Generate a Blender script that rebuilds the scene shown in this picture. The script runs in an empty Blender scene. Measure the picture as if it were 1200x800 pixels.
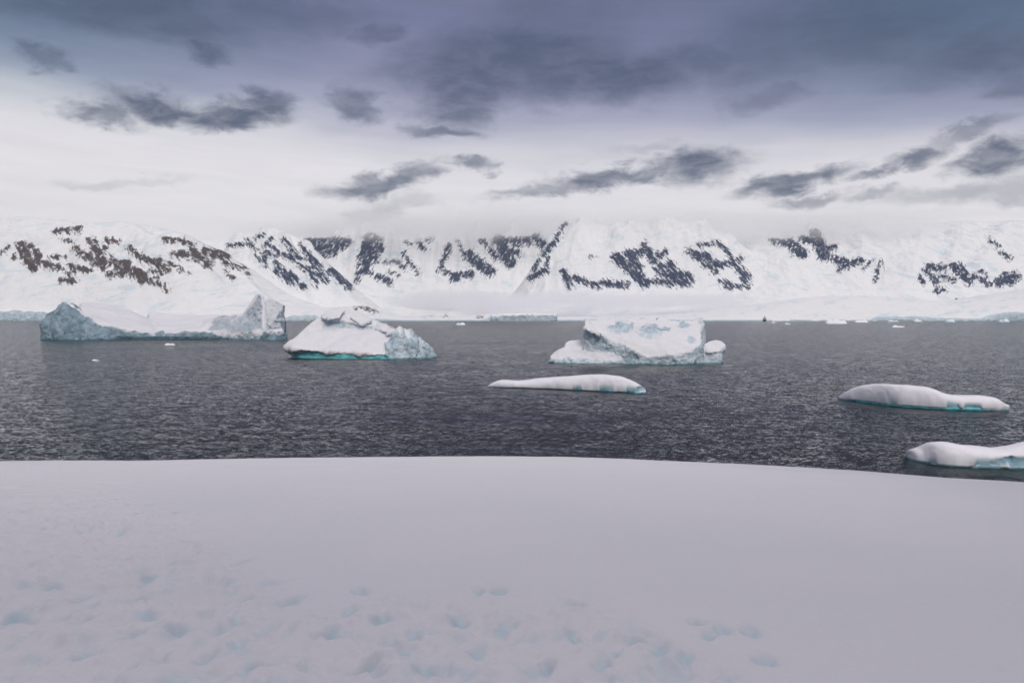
import bpy, bmesh, math, random
import numpy as np
from mathutils import Vector

random.seed(7)
sc = bpy.context.scene
COL = sc.collection
F, CX, HY, H = 933.333, 600.0, 373.0, 22.0     # focal length (px of the 1200 px photo), horizon row, eye height over the sea
FH = F * H

# ------------------------------------------------------------------ helpers
def P(px, py, d):
    """world point seen at (px, py) that stands d metres away"""
    return ((px - CX) / F * d, d, H - (py - HY) / F * d)

def dist_of(py):
    """distance of the sea surface seen at row py"""
    return FH / (py - HY)

def _hash(i, j, k, s):
    h = (i * 374761393 + j * 668265263 + k * 2147483647 + s * 1274126177) & 0xFFFFFFFF
    h = ((h ^ (h >> 13)) * 1274126177) & 0xFFFFFFFF
    h = ((h ^ (h >> 16)) * 2246822519) & 0xFFFFFFFF
    return h ^ (h >> 15)

def noise(p, seed=0):
    """gradient noise in about -1..1, p is (n,3)"""
    f = np.floor(p)
    i = f.astype(np.int64)
    r = p - f
    u = r * r * r * (r * (r * 6 - 15) + 10)
    out = np.zeros(len(p))
    for dx in (0, 1):
        for dy in (0, 1):
            for dz in (0, 1):
                h = _hash(i[:, 0] + dx, i[:, 1] + dy, i[:, 2] + dz, seed)
                a = (h & 0xFFFF) / 65535.0 * 2 * math.pi
                z = ((h >> 16) & 0xFFFF) / 65535.0 * 2 - 1
                q = np.sqrt(1 - z * z)
                g = q * np.cos(a) * (r[:, 0] - dx) + q * np.sin(a) * (r[:, 1] - dy) + z * (r[:, 2] - dz)
                w = (u[:, 0] if dx else 1 - u[:, 0]) * (u[:, 1] if dy else 1 - u[:, 1]) * (u[:, 2] if dz else 1 - u[:, 2])
                out += w * g
    return out * 1.5

def fbm(p, octaves=4, seed=0, ridged=False, gain=0.5):
    out = np.zeros(len(p)); a = 1.0; t = 0.0; q = np.array(p, dtype=float)
    for o in range(octaves):
        n = noise(q, seed + o * 17)
        if ridged:
            n = 1 - 2 * np.abs(n)
        out += a * n; t += a; a *= gain; q = q * 2.03 + 11.7
    return out / t

def cells(p, seed=0):
    """a constant random value in -0.5..0.5 for each cell of a random cell pattern"""
    f = np.floor(p).astype(np.int64); best = np.full(len(p), 9.0); val = np.zeros(len(p))
    for dx in (-1, 0, 1):
        for dy in (-1, 0, 1):
            for dz in (-1, 0, 1):
                i, j, k = f[:, 0] + dx, f[:, 1] + dy, f[:, 2] + dz
                h = _hash(i, j, k, seed); h2 = _hash(i, j, k, seed + 101)
                d = (i + (h & 1023) / 1023 - p[:, 0]) ** 2 + (j + ((h >> 10) & 1023) / 1023 - p[:, 1]) ** 2 + (k + ((h >> 20) & 1023) / 1023 - p[:, 2]) ** 2
                c = d < best
                best = np.where(c, d, best); val = np.where(c, (h2 & 0xFFFF) / 65535 - 0.5, val)
    return val

def smooth(a, b, x):
    t = np.clip((x - a) / (b - a), 0, 1)
    return t * t * (3 - 2 * t)

def interp(pts, x):
    """smooth (monotone cubic-ish) interpolation of a list of (x, y)"""
    xs = np.array([p[0] for p in pts], float); ys = np.array([p[1] for p in pts], float)
    x = np.asarray(x, float)
    m = np.gradient(ys, xs)
    k = np.clip(np.searchsorted(xs, x) - 1, 0, len(xs) - 2)
    h = xs[k + 1] - xs[k]
    t = np.clip((x - xs[k]) / h, 0, 1)
    return (ys[k] * (2*t**3 - 3*t**2 + 1) + ys[k+1] * (3*t**2 - 2*t**3)
            + m[k] * h * (t**3 - 2*t**2 + t) + m[k+1] * h * (t**3 - t**2))

def link(name, me, mat, parent=None):
    o = bpy.data.objects.new(name, me)
    COL.objects.link(o)
    if mat:
        me.materials.append(mat)
    if parent:
        o.parent = parent
    return o

def tag(o, label=None, cat=None, group=None, kind=None):
    if label: o['label'] = label
    if cat: o['category'] = cat
    if group: o['group'] = group
    if kind: o['kind'] = kind
    return o

def grid_mesh(name, V, rows, cols, wrap=False, attrs=None, sm=True, flip=False):
    """V is (rows*cols,3)"""
    me = bpy.data.meshes.new(name)
    r, c = np.meshgrid(np.arange(rows - 1), np.arange(cols if wrap else cols - 1), indexing='ij')
    c2 = (c + 1) % cols
    q = np.stack([r * cols + c, r * cols + c2, (r + 1) * cols + c2, (r + 1) * cols + c], -1).reshape(-1, 4)
    if flip: q = q[:, ::-1]
    q = np.ascontiguousarray(q)
    me.vertices.add(len(V)); me.vertices.foreach_set('co', np.ascontiguousarray(V, dtype=np.float32).ravel())
    me.loops.add(q.size); me.loops.foreach_set('vertex_index', q.ravel().astype(np.int32))
    me.polygons.add(len(q))
    me.polygons.foreach_set('loop_start', np.arange(0, q.size, 4, dtype=np.int32))
    me.polygons.foreach_set('use_smooth', np.full(len(q), sm))
    for k, v in (attrs or {}).items():
        at = me.attributes.new(k, 'FLOAT', 'POINT'); at.data.foreach_set('value', np.ascontiguousarray(v, dtype=np.float32))
    me.update(); me.validate()
    return me

def set_attr(me, name, v):
    at = me.attributes.new(name, 'FLOAT', 'POINT')
    at.data.foreach_set('value', np.ascontiguousarray(v, dtype=np.float32))

def coords(me):
    a = np.empty(len(me.vertices) * 3, np.float32); me.vertices.foreach_get('co', a)
    return a.reshape(-1, 3).astype(float)

def normals(me):
    a = np.empty(len(me.vertices) * 3, np.float32); me.vertices.foreach_get('normal', a)
    return a.reshape(-1, 3).astype(float)

def set_coords(me, V):
    me.vertices.foreach_set('co', np.ascontiguousarray(V, dtype=np.float32).ravel()); me.update()

def strokes_field(px, py, strokes):
    """how far (in photo px) a point lies inside the nearest stroke: width - distance"""
    best = np.full(len(px), -40.0)
    for s in strokes:
        x1, y1, x2, y2, w = s
        vx, vy = x2 - x1, y2 - y1
        L = vx * vx + vy * vy + 1e-9
        t = np.clip(((px - x1) * vx + (py - y1) * vy) / L, 0, 1)
        d = np.hypot(px - x1 - t * vx, py - y1 - t * vy)
        best = np.maximum(best, w - d)
    return best

def in_poly(px, py, poly):
    n = len(poly); r = np.zeros(len(px), bool)
    for a in range(n):
        x1, y1 = poly[a]; x2, y2 = poly[(a + 1) % n]
        if y1 == y2: continue
        c = ((y1 > py) != (y2 > py)) & (px < (x2 - x1) * (py - y1) / (y2 - y1) + x1)
        r ^= c
    return r

# ------------------------------------------------------------------ node helpers
class NT:
    def __init__(s, tree):
        s.t = tree; tree.nodes.clear()
    def n(s, typ, ins=None, **kw):
        nd = s.t.nodes.new(typ)
        for k, v in kw.items(): setattr(nd, k, v)
        for k, v in (ins or {}).items():
            sock = nd.inputs[k]
            if isinstance(v, bpy.types.NodeSocket): s.t.links.new(v, sock)
            else: sock.default_value = v
        return nd
    def m(s, op, a, b=None, c=None, clamp=False):
        nd = s.t.nodes.new('ShaderNodeMath'); nd.operation = op; nd.use_clamp = clamp
        for i, v in enumerate((a, b, c)):
            if v is None: continue
            if isinstance(v, bpy.types.NodeSocket): s.t.links.new(v, nd.inputs[i])
            else: nd.inputs[i].default_value = v
        return nd.outputs[0]
    def v(s, op, a, b=None, out=0):
        nd = s.t.nodes.new('ShaderNodeVectorMath'); nd.operation = op
        for i, x in enumerate((a, b)):
            if x is None: continue
            if isinstance(x, bpy.types.NodeSocket): s.t.links.new(x, nd.inputs[i])
            else: nd.inputs[i].default_value = x
        return nd.outputs[out]
    def mix(s, fac, a, b):
        nd = s.t.nodes.new('ShaderNodeMix'); nd.data_type = 'RGBA'
        for sock, v in ((nd.inputs['Factor'], fac), (nd.inputs[6], a), (nd.inputs[7], b)):
            if isinstance(v, bpy.types.NodeSocket): s.t.links.new(v, sock)
            elif hasattr(v, '__len__'): sock.default_value = (*v[:3], 1)
            else: sock.default_value = v
        return nd.outputs[2]
    def step(s, x, a, b):
        nd = s.t.nodes.new('ShaderNodeMapRange'); nd.interpolation_type = 'SMOOTHSTEP'
        s.t.links.new(x, nd.inputs[0]); nd.inputs[1].default_value = a; nd.inputs[2].default_value = b
        return nd.outputs[0]
    def noise(s, vec, scale, detail=3, rough=0.5, dist=0.0, out='Fac'):
        nd = s.n('ShaderNodeTexNoise', {'Vector': vec, 'Scale': scale, 'Detail': detail, 'Roughness': rough, 'Distortion': dist})
        return nd.outputs[out]
    def ramp(s, x, stops):
        nd = s.t.nodes.new('ShaderNodeValToRGB'); s.t.links.new(x, nd.inputs[0])
        e = nd.color_ramp.elements
        while len(e) < len(stops): e.new(0.5)
        for k, (p, c) in enumerate(stops):
            e[k].position = p; e[k].color = (*c, 1)
        return nd.outputs[0]
    def mapping(s, vec, loc=(0, 0, 0), rot=(0, 0, 0), scale=(1, 1, 1), typ='POINT'):
        if typ == 'POINT' and any(rot):
            vec = s.n('ShaderNodeMapping', {'Vector': vec, 'Rotation': rot}, vector_type='POINT').outputs[0]; rot = (0, 0, 0)
        nd = s.n('ShaderNodeMapping', {'Vector': vec, 'Location': loc, 'Rotation': rot, 'Scale': scale}, vector_type=typ)
        return nd.outputs[0]

def lin(r, g, b):
    f = lambda c: (c / 255 / 12.92) if c / 255 <= 0.04045 else ((c / 255 + 0.055) / 1.055) ** 2.4
    return (f(r), f(g), f(b))

def new_mat(name):
    m = bpy.data.materials.new(name); m.use_nodes = True
    return m, NT(m.node_tree)

# ------------------------------------------------------------------ materials
def snow_ground_material():
    m, t = new_mat('snow_ground')
    p = t.n('ShaderNodeTexCoord').outputs['Object']
    big = t.noise(p, 0.35, 3)
    fine = t.noise(p, 14.0, 5, 0.6)
    grain = t.noise(p, 120.0, 2, 0.7)
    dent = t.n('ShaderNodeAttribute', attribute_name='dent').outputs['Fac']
    c = t.mix(t.step(big, 0.3, 0.7), (0.735, 0.718, 0.745), (0.71, 0.70, 0.735))
    c = t.mix(t.m('MULTIPLY', t.step(fine, 0.45, 0.75), 0.10), c, (0.61, 0.63, 0.67))
    c = t.mix(t.m('MULTIPLY', dent, 0.55), c, (0.38, 0.60, 0.69))     # bluish light inside deep snow holes, put into the footprint colour
    h = t.m('ADD', t.m('MULTIPLY', fine, 0.02), t.m('MULTIPLY', grain, 0.004))
    b = t.n('ShaderNodeBump', {'Height': h, 'Strength': 0.7, 'Distance': 0.8})
    s = t.n('ShaderNodeBsdfPrincipled', {'Base Color': c, 'Roughness': 0.75, 'Specular IOR Level': 0.2, 'Normal': b.outputs[0]})
    t.n('ShaderNodeOutputMaterial', {'Surface': s.outputs[0]})
    return m

def mountain_material(name, rock_a, rock_b, tilt, fine=1.0):
    tilt = -tilt
    """snow over rock; the attribute 'rock' (photo px inside a rock patch) is broken up by streaky noise"""
    m, t = new_mat(name)
    p = t.n('ShaderNodeTexCoord').outputs['Object']
    rock = t.n('ShaderNodeAttribute', attribute_name='rock').outputs['Fac']
    ps = t.mapping(p, rot=(0, tilt, 0), scale=(0.030 * fine, 0.010, 0.0080 * fine))
    n1 = t.noise(ps, 1.0, 5, 0.65, 0.5)
    n2 = t.noise(t.mapping(p, scale=(0.036, 0.016, 0.04)), 1.0, 6, 0.7)
    n3 = t.noise(p, 0.006, 3)
    f = t.m('ADD', rock, t.m('MULTIPLY', t.m('SUBTRACT', n1, 0.525), 30.0))
    f = t.m('ADD', f, t.m('MULTIPLY', t.m('SUBTRACT', n2, 0.5), 18.0))
    mask = t.step(f, -1.8, 2.6)
    rc = t.mix(t.step(n2, 0.35, 0.65), rock_a, rock_b)
    # snow: firn with faint blue bare ice in bands and crevasse fields
    pc = t.mapping(p, rot=(0, tilt * 0.4, 0.2), scale=(0.004, 0.004, 0.022))
    n4 = t.noise(pc, 1.0, 6, 0.62, 0.8)
    n5 = t.noise(t.mapping(p, scale=(0.02, 0.02, 0.09)), 1.0, 5, 0.7, 1.5)
    ice = t.m('MULTIPLY', t.step(n4, 0.47, 0.68), t.step(n3, 0.34, 0.58))
    sn = t.mix(t.m('MULTIPLY', ice, 0.75), (0.85, 0.85, 0.86), (0.58, 0.71, 0.79))
    crev = t.m('MULTIPLY', t.step(n5, 0.57, 0.66), t.step(n3, 0.42, 0.56))
    sn = t.mix(t.m('MULTIPLY', crev, 0.55), sn, (0.40, 0.50, 0.58))
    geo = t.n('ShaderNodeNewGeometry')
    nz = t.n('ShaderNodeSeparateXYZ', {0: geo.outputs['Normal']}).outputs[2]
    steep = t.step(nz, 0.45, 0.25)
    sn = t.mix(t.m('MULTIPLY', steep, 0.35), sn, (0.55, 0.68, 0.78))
    c = t.mix(mask, sn, rc)
    hgt = t.m('ADD', t.m('MULTIPLY', n2, 14.0), t.m('MULTIPLY', n5, 5.0))
    b = t.n('ShaderNodeBump', {'Height': hgt, 'Strength': 0.85, 'Distance': 1.0})
    s = t.n('ShaderNodeBsdfPrincipled', {'Base Color': c, 'Roughness': 0.85, 'Specular IOR Level': 0.15, 'Normal': b.outputs[0]})
    t.n('ShaderNodeOutputMaterial', {'Surface': s.outputs[0]})
    return m

def ice_material(name, size=1.0, ice_a=(0.12, 0.18, 0.225), ice_b=(0.29, 0.375, 0.45), band=1.6, snow=(0.69, 0.685, 0.72)):
    """snow where 'ice' is 0, bare weathered ice where it is 1, polished turquoise just over the water"""
    m, t = new_mat(name)
    p = t.n('ShaderNodeTexCoord').outputs['Object']
    ice = t.n('ShaderNodeAttribute', attribute_name='ice').outputs['Fac']
    n1 = t.noise(t.mapping(p, rot=(0, 0.2, 0), scale=(1, 1, 0.45)), 0.09 / size, 6, 0.58, 0.9)
    n2 = t.noise(t.mapping(p, rot=(0, -0.3, 0), scale=(1, 1, 0.6)), 0.40 / size, 5, 0.6, 0.8)
    lay = t.noise(t.mapping(p, rot=(0, 0.25, 0), scale=(0.03 / size, 0.03 / size, 0.55 / size)), 1.0, 5, 0.65, 0.4)
    geo = t.n('ShaderNodeNewGeometry')
    nz = t.n('ShaderNodeSeparateXYZ', {0: geo.outputs['Normal']}).outputs[2]
    steep = t.step(nz, 0.42, 0.02)
    f = t.m('ADD', ice, t.m('MULTIPLY', steep, 0.35))
    f = t.m('ADD', f, t.m('MULTIPLY', t.m('SUBTRACT', n1, 0.5), 0.8))
    mask = t.step(f, 0.25, 0.85)
    ic = t.mix(t.step(t.m('ADD', t.m('MULTIPLY', n2, 0.2), t.m('MULTIPLY', n1, 0.8)), 0.30, 0.70), ice_a, ice_b)
    ic = t.mix(t.m('MULTIPLY', t.step(lay, 0.52, 0.62), 0.4), ic, (0.24, 0.36, 0.44))
    sn = t.mix(t.m('MULTIPLY', t.step(n1, 0.5, 0.75), 0.30), snow, tuple(a * b for a, b in zip(snow, (0.78, 0.90, 0.95))))
    c = t.mix(mask, sn, ic)
    z = t.n('ShaderNodeSeparateXYZ', {0: p}).outputs[2]
    wet = t.step(t.m('ADD', z, t.m('MULTIPLY', t.m('SUBTRACT', n2, 0.5), band)), band, band * 0.25)
    c = t.mix(t.m('MULTIPLY', wet, 0.85), c, (0.10, 0.30, 0.36))
    h = t.m('ADD', t.m('MULTIPLY', n1, 2.2 * size), t.m('MULTIPLY', n2, 0.35 * size))
    b = t.n('ShaderNodeBump', {'Height': h, 'Strength': t.m('MULTIPLY_ADD', mask, 0.5, 0.12), 'Distance': 1.0})
    s = t.n('ShaderNodeBsdfPrincipled', {'Base Color': c, 'Roughness': t.m('MULTIPLY_ADD', wet, -0.35, 0.7),
                                         'Specular IOR Level': 0.3, 'Normal': b.outputs[0]})
    t.n('ShaderNodeOutputMaterial', {'Surface': s.outputs[0]})
    return m

def foot_material(name, a, b_, scale=0.25):
    m, t = new_mat(name)
    p = t.n('ShaderNodeTexCoord').outputs['Object']
    n1 = t.noise(t.mapping(p, scale=(1, 1, 3)), scale, 5, 0.6, 0.5)
    c = t.mix(t.step(n1, 0.35, 0.65), a, b_)
    b = t.n('ShaderNodeBump', {'Height': n1, 'Strength': 0.3, 'Distance': 0.6})
    s = t.n('ShaderNodeBsdfPrincipled', {'Base Color': c, 'Roughness': 0.35, 'Specular IOR Level': 0.4, 'Normal': b.outputs[0]})
    t.n('ShaderNodeOutputMaterial', {'Surface': s.outputs[0]})
    return m

def sea_material():
    m, t = new_mat('sea_water')
    p = t.n('ShaderNodeTexCoord').outputs['Object']
    def slope(scale, amp, detail, rough, rot, sx=1.0, sy=1.0):
        q = t.mapping(p, rot=(0, 0, rot), scale=(sx, sy, 1))
        c = t.noise(q, scale, detail, rough, 0.3, 'Color')
        return t.v('SCALE', t.v('SUBTRACT', c, (0.5, 0.5, 0.5)), None) , amp
    parts = []
    gust = t.noise(t.mapping(p, scale=(0.25, 1, 1)), 0.012, 3, 0.55)
    g = t.m('MULTIPLY_ADD', t.step(gust, 0.3, 0.7), 0.7, 0.65)
    tot = None
    for scale, amp, det, rough, rot, sx, sy in ((0.32, 0.7, 2, 0.5, 0.35, 0.6, 1.0), (1.35, 1.9, 3, 0.6, -0.2, 0.7, 1.0), (4.8, 1.8, 3, 0.6, 0.1, 0.8, 1.0)):
        q = t.mapping(p, rot=(0, 0, rot), scale=(sx, sy, 1))
        c = t.noise(q, scale, det, rough, 0.3, 'Color')
        d = t.v('SUBTRACT', c, (0.5, 0.5, 0.5))
        nd = t.n('ShaderNodeVectorMath', {0: d}, operation='SCALE'); nd.inputs['Scale'].default_value = amp
        tot = nd.outputs[0] if tot is None else t.v('ADD', tot, nd.outputs[0])
    sc_ = t.n('ShaderNodeVectorMath', {0: tot}, operation='SCALE'); t.t.links.new(g, sc_.inputs['Scale'])
    sp = t.n('ShaderNodeSeparateXYZ', {0: sc_.outputs[0]})
    # the wind-blown faces lean towards the shore: the lee sides are long and nearly flat
    sy = t.m('MINIMUM', sp.outputs[1], t.m('MULTIPLY', sp.outputs[1], 0.12))
    sy = t.m('SUBTRACT', sy, 0.088)
    flat = t.n('ShaderNodeCombineXYZ', {0: sp.outputs[0], 1: sy, 2: 0.0}).outputs[0]
    nrm = t.v('NORMALIZE', t.v('ADD', flat, (0, 0, 1)))
    s = t.n('ShaderNodeBsdfGlass', {'Color': (1, 1, 1, 1), 'Roughness': 0.05, 'IOR': 1.333, 'Normal': nrm})
    t.n('ShaderNodeOutputMaterial', {'Surface': s.outputs[0]})
    return m

def plain(name, col, rough=0.6):
    m, t = new_mat(name)
    p = t.n('ShaderNodeTexCoord').outputs['Object']
    n = t.noise(p, 0.8, 4)
    c = t.mix(n, tuple(x * 0.8 for x in col), tuple(min(1, x * 1.15) for x in col))
    s = t.n('ShaderNodeBsdfPrincipled', {'Base Color': c, 'Roughness': rough})
    t.n('ShaderNodeOutputMaterial', {'Surface': s.outputs[0]})
    return m

M_GROUND = snow_ground_material()
M_BROWN = mountain_material('brown_rock_and_snow', (0.050, 0.043, 0.050), (0.105, 0.085, 0.088), math.radians(-38), 1.3)
SLATE = ((0.013, 0.027, 0.070), (0.036, 0.056, 0.112))
M_BLUE = mountain_material('slate_rock_and_snow', *SLATE, math.radians(-42), 1.5)
M_BLUE2 = mountain_material('slate_cliffs_and_snow', *SLATE, math.radians(30), 1.6)
M_BLUE3 = mountain_material('slate_crags_and_snow', *SLATE, math.radians(-34), 1.6)
M_BLUE4 = mountain_material('slate_ribs_and_snow', *SLATE, math.radians(38), 1.6)
M_ICE = ice_material('iceberg_ice', 1.0)
M_ICE_PALE = ice_material('pale_iceberg_ice', 0.6, (0.31, 0.41, 0.48), (0.60, 0.67, 0.73), 0.9)
M_FLOE = ice_material('floe_snow_and_ice', 0.3, (0.20, 0.38, 0.46), (0.45, 0.62, 0.70), 0.45, (0.76, 0.74, 0.79))
M_SHORE = ice_material('glacier_front_ice', 6.0, (0.34, 0.45, 0.52), (0.62, 0.72, 0.78), 3.0, (0.85, 0.85, 0.87))
M_TEAL = foot_material('turquoise_wet_ice', (0.08, 0.40, 0.45), (0.24, 0.62, 0.66))
M_SHELF = foot_material('submerged_turquoise_ice', (0.16, 0.62, 0.66), (0.30, 0.78, 0.80))
M_FOOT_DARK = foot_material('dark_teal_wet_ice', (0.03, 0.13, 0.17), (0.09, 0.27, 0.31))
M_FOOT_GREY = foot_material('grey_blue_wet_ice', (0.14, 0.25, 0.30), (0.30, 0.43, 0.49), 0.6)
M_FOOT_CYAN = foot_material('cyan_wet_ice', (0.04, 0.28, 0.34), (0.15, 0.50, 0.55), 0.5)
M_SEA = sea_material()

# ------------------------------------------------------------------ sea, seabed
def sheet(name, z, ext, mat):
    me = bpy.data.meshes.new(name)
    me.from_pydata([(-ext, -ext, z), (ext, -ext, z), (ext, ext, z), (-ext, ext, z)], [], [(0, 1, 2, 3)])
    return tag(link(name, me, mat), kind='structure')

sheet('sea', 0.0, 24000, M_SEA)
sheet('seabed', -30.0, 23990, plain('dark_seabed', (0.010, 0.014, 0.020)))

# ------------------------------------------------------------------ the snow slope in the foreground
def k_of(x):
    # curvature of the dome so that its crest shows at the photo's rows
    pts = [(-60, 541), (-16, 540), (-9, 538.5), (-3, 535), (1.5, 535.3), (5, 541.5), (7, 546.5), (9, 554.5), (10.7, 562.5), (12.4, 572), (14, 582), (17, 598), (30, 650), (80, 710)]
    s = (interp(pts, np.clip(x, -60, 80)) - HY) / F
    return s * s / 4 / 2.0

def axis(lo, a, b, hi, step, grow):
    v = list(np.arange(a, b, step)); s = step
    while v[-1] < hi: s = min(s * grow, 3.0); v.append(v[-1] + s)
    s = step; left = [a]
    while left[-1] > lo: s = min(s * grow, 3.0); left.append(left[-1] - s)
    return np.array(left[:0:-1] + v)

def ground_at(px, py):
    s = (py - HY) / F
    y = 6.0
    for _ in range(6):
        k = float(k_of(np.array([(px - CX) / F * y]))[0])
        y = (s - math.sqrt(max(s * s - 8 * k, 0))) / (2 * k)
    return (px - CX) / F * y, y

def build_ground():
    xs = axis(-90, -5.5, 5.5, 90, 0.022, 1.035)
    ys = axis(-40, 3.6, 13.5, 95, 0.024, 1.03)
    X, Y = np.meshgrid(xs, ys)
    X = X.ravel(); Y = Y.ravel()
    k = k_of(X)
    Z = H - 2.0 - k * np.maximum(Y, 0) ** 2 + 0.02 * np.maximum(-Y, 0)
    # unseen snow rise added behind and beside the camera to shade the near snow
    u = np.maximum(-Y - 1.5, (np.abs(X) - 0.78 * np.maximum(Y, 0) - 3.6) * (1 - smooth(3, 9, Y)))
    Z += 18 * smooth(0, 11, u)
    q = np.stack([X, Y, np.zeros_like(X)], -1)
    Z += 0.05 * fbm(q * 0.22, 3, 3) * smooth(0, 6, Y) * (1 - smooth(14, 30, Y))
    # where the snow was trodden and churned
    px = CX + F * X / np.maximum(Y, 0.5); py = HY + F * (H - Z) / np.maximum(Y, 0.5)
    wob = fbm(q * 0.7, 3, 21) * 60
    line = interp([(-400, 545), (0, 552), (120, 565), (230, 600), (300, 650), (360, 690), (480, 682), (620, 688), (720, 700), (800, 735), (860, 760), (900, 800), (1100, 900), (1600, 1000)], px)
    band = smooth(-12, 45, py - line + wob * 0.5)
    band = np.where(Y < 0.6, 0, band)
    lump = fbm(q * 2.6, 4, 31, gain=0.55)
    lump2 = fbm(q * np.array([7.0, 7.0, 1]), 3, 41)
    Z += band * (0.115 * lump + 0.060 * lump2) + 0.006 * fbm(q * np.array([0.9, 2.6, 1]), 4, 51) + 0.035 * fbm(q * np.array([0.25, 0.5, 1]), 3, 57) * smooth(5, 12, Y) * (1 - smooth(40, 60, Y))
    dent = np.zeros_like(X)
    rnd = random.Random(4)
    spots = [(125, 575), (122, 587), (55, 617), (165, 600), (208, 600), (143, 625), (216, 634), (145, 651), (178, 677), (165, 700),
             (284, 658), (95, 700), (168, 720), (150, 750), (283, 752), (345, 778), (292, 782), (205, 735), (342, 700), (385, 745), (56, 652),
             (422, 690), (410, 715), (448, 725), (540, 723), (558, 765), (470, 760), (560, 693), (585, 692), (674, 708), (670, 742),
             (717, 762), (705, 778), (745, 745), (770, 755), (590, 735), (640, 780), (500, 785), (430, 780), (30, 600), (75, 610), (60, 690),
             (832, 742), (845, 735), (815, 727), (895, 771), (805, 770), (880, 738), (15, 720), (240, 770), (100, 770)]
    marks = [(ground_at(a, b), 1.0) for a, b in spots]
    for _ in range(420):
        a, b = rnd.uniform(-150, 900), rnd.uniform(560, 900)
        li = float(interp([(-400, 560), (0, 565), (230, 610), (300, 665), (620, 700), (800, 745), (900, 820)], np.array([a]))[0])
        if b > li: marks.append((ground_at(a, b), rnd.uniform(0.25, 0.7)))
    for (cx, cy), st in marks:
        a = rnd.uniform(-0.9, 0.9) + math.pi / 2; L = rnd.uniform(0.075, 0.125); Wd = rnd.uniform(0.04, 0.065)
        sel = np.where((np.abs(X - cx) < 0.5) & (np.abs(Y - cy) < 0.5))[0]
        dx, dy = X[sel] - cx, Y[sel] - cy
        wv = 0.03 * noise(np.stack([X[sel] * 9, Y[sel] * 9, np.zeros(len(sel))], -1), 77)
        u = (dx * math.cos(a) + dy * math.sin(a) + wv) / L; v = (-dx * math.sin(a) + dy * math.cos(a) + wv) / Wd
        r = np.sqrt(u * u + v * v)
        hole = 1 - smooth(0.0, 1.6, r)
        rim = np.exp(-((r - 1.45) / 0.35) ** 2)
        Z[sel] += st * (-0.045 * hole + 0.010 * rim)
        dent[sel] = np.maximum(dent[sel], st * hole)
    Z = np.maximum(Z, -6)
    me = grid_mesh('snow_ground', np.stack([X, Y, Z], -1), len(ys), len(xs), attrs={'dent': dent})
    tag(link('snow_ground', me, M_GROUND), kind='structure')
build_ground()

# ------------------------------------------------------------------ mountains
def mountain(name, prof, yf, yr, yb, mat, strokes, seed, shape=1.0, relief=60, step=9.0, rel_scale=1.0, jag=0, spurs=()):
    x0 = (prof[0][0] - CX) / F * yr; x1 = (prof[-1][0] - CX) / F * yr
    xs = np.arange(x0, x1, step); ys = np.arange(yf, yb, step * 1.15)
    X, Y = np.meshgrid(xs, ys); X = X.ravel(); Y = Y.ravel()
    q = np.stack([X, Y, np.full_like(X, seed * 3.1)], -1)
    wob = fbm(q[:, :] * np.array([1 / 900, 1 / 900, 1]), 3, seed) * 160
    t = (Y + wob * smooth(0, 0.5, (Y - yf) / (yr - yf)) - yf) / (yr - yf)
    top = interp(prof, CX + F * X / yr)
    top = H + (HY - top) / F * yr
    if jag: top = top + jag * fbm(np.stack([X / 140, X * 0, X * 0 + seed], -1), 4, seed + 5) * smooth(100, 400, top)
    up = np.clip(t, 0, 1); down = np.clip((t - 1) / max((yb - yr) / (yr - yf), 1e-3), 0, 1)
    s = np.where(t <= 1, np.sin(up * math.pi / 2) ** shape, 1 - 0.55 * down ** 1.3)
    rid = fbm(q * np.array([1 / (420 * rel_scale), 1 / (1000 * rel_scale), 1]), 5, seed + 9, ridged=True)
    bum = fbm(q * np.array([1 / 150, 1 / 150, 1]), 4, seed + 19)
    env = np.sin(np.clip(t, 0, 1) * math.pi) ** 0.8 * np.clip(top / 700, 0.05, 1.2)
    Z = top * s + (relief * rid + relief * 0.5 * bum) * env * (1 - 0.6 * smooth(0.6, 1.0, t)) - 2
    add = np.zeros_like(X)
    for (xa, ya, xb, yb_, w, A) in spurs:          # summit (px, row) to toe (px, row): a rib running down the face
        za = (HY - ya) / F * yr; zb = max((HY - yb_) / F * yf, 0)
        tb = np.clip(zb / max(za, 1), 0.02, 0.9)
        tt = np.clip((t - tb) / (1 - tb), -0.3, 1.2)
        Xa = (xa - CX) / F * yr; Xb = (xb - CX) / F * yf
        xc = Xb + (Xa - Xb) * tt + 130 * fbm(np.stack([t * 4, t * 0 + xa, t * 0], -1), 3, seed)
        rr = np.abs(X - xc + 30 * fbm(q / np.array([120.0, 120.0, 1]), 3, seed + 44)) / w
        add = np.maximum(add, (0.65 if seed > 2 else 0.9) * A * np.clip(1 - rr, 0, 1) ** 1.15 * smooth(-0.25, 0.25, tt) * (1 - smooth(0.42, 0.9, tt)))
    Z += add
    px = CX + F * X / Y; py = HY + F * (H - Z) / Y
    dxp = 2.2 * fbm(np.stack([X / 90, Z / 90, Y / 300], -1), 3, seed + 3)
    rock = strokes_field(px + dxp, py, strokes)
    # rock stands a little proud and craggy
    crag = smooth(-2, 3, rock)
    Z += crag * 22 * fbm(np.stack([X / 60, Y / 60, Z / 200], -1), 4, seed + 33, ridged=True) * np.clip(t * 3, 0, 1)
    me = grid_mesh(name, np.stack([X, Y, Z], -1), len(ys), len(xs), attrs={'rock': np.clip(rock * 1.3 + 0.6, -14, 4.6)})
    return tag(link(name, me, mat), kind='structure')

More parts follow.
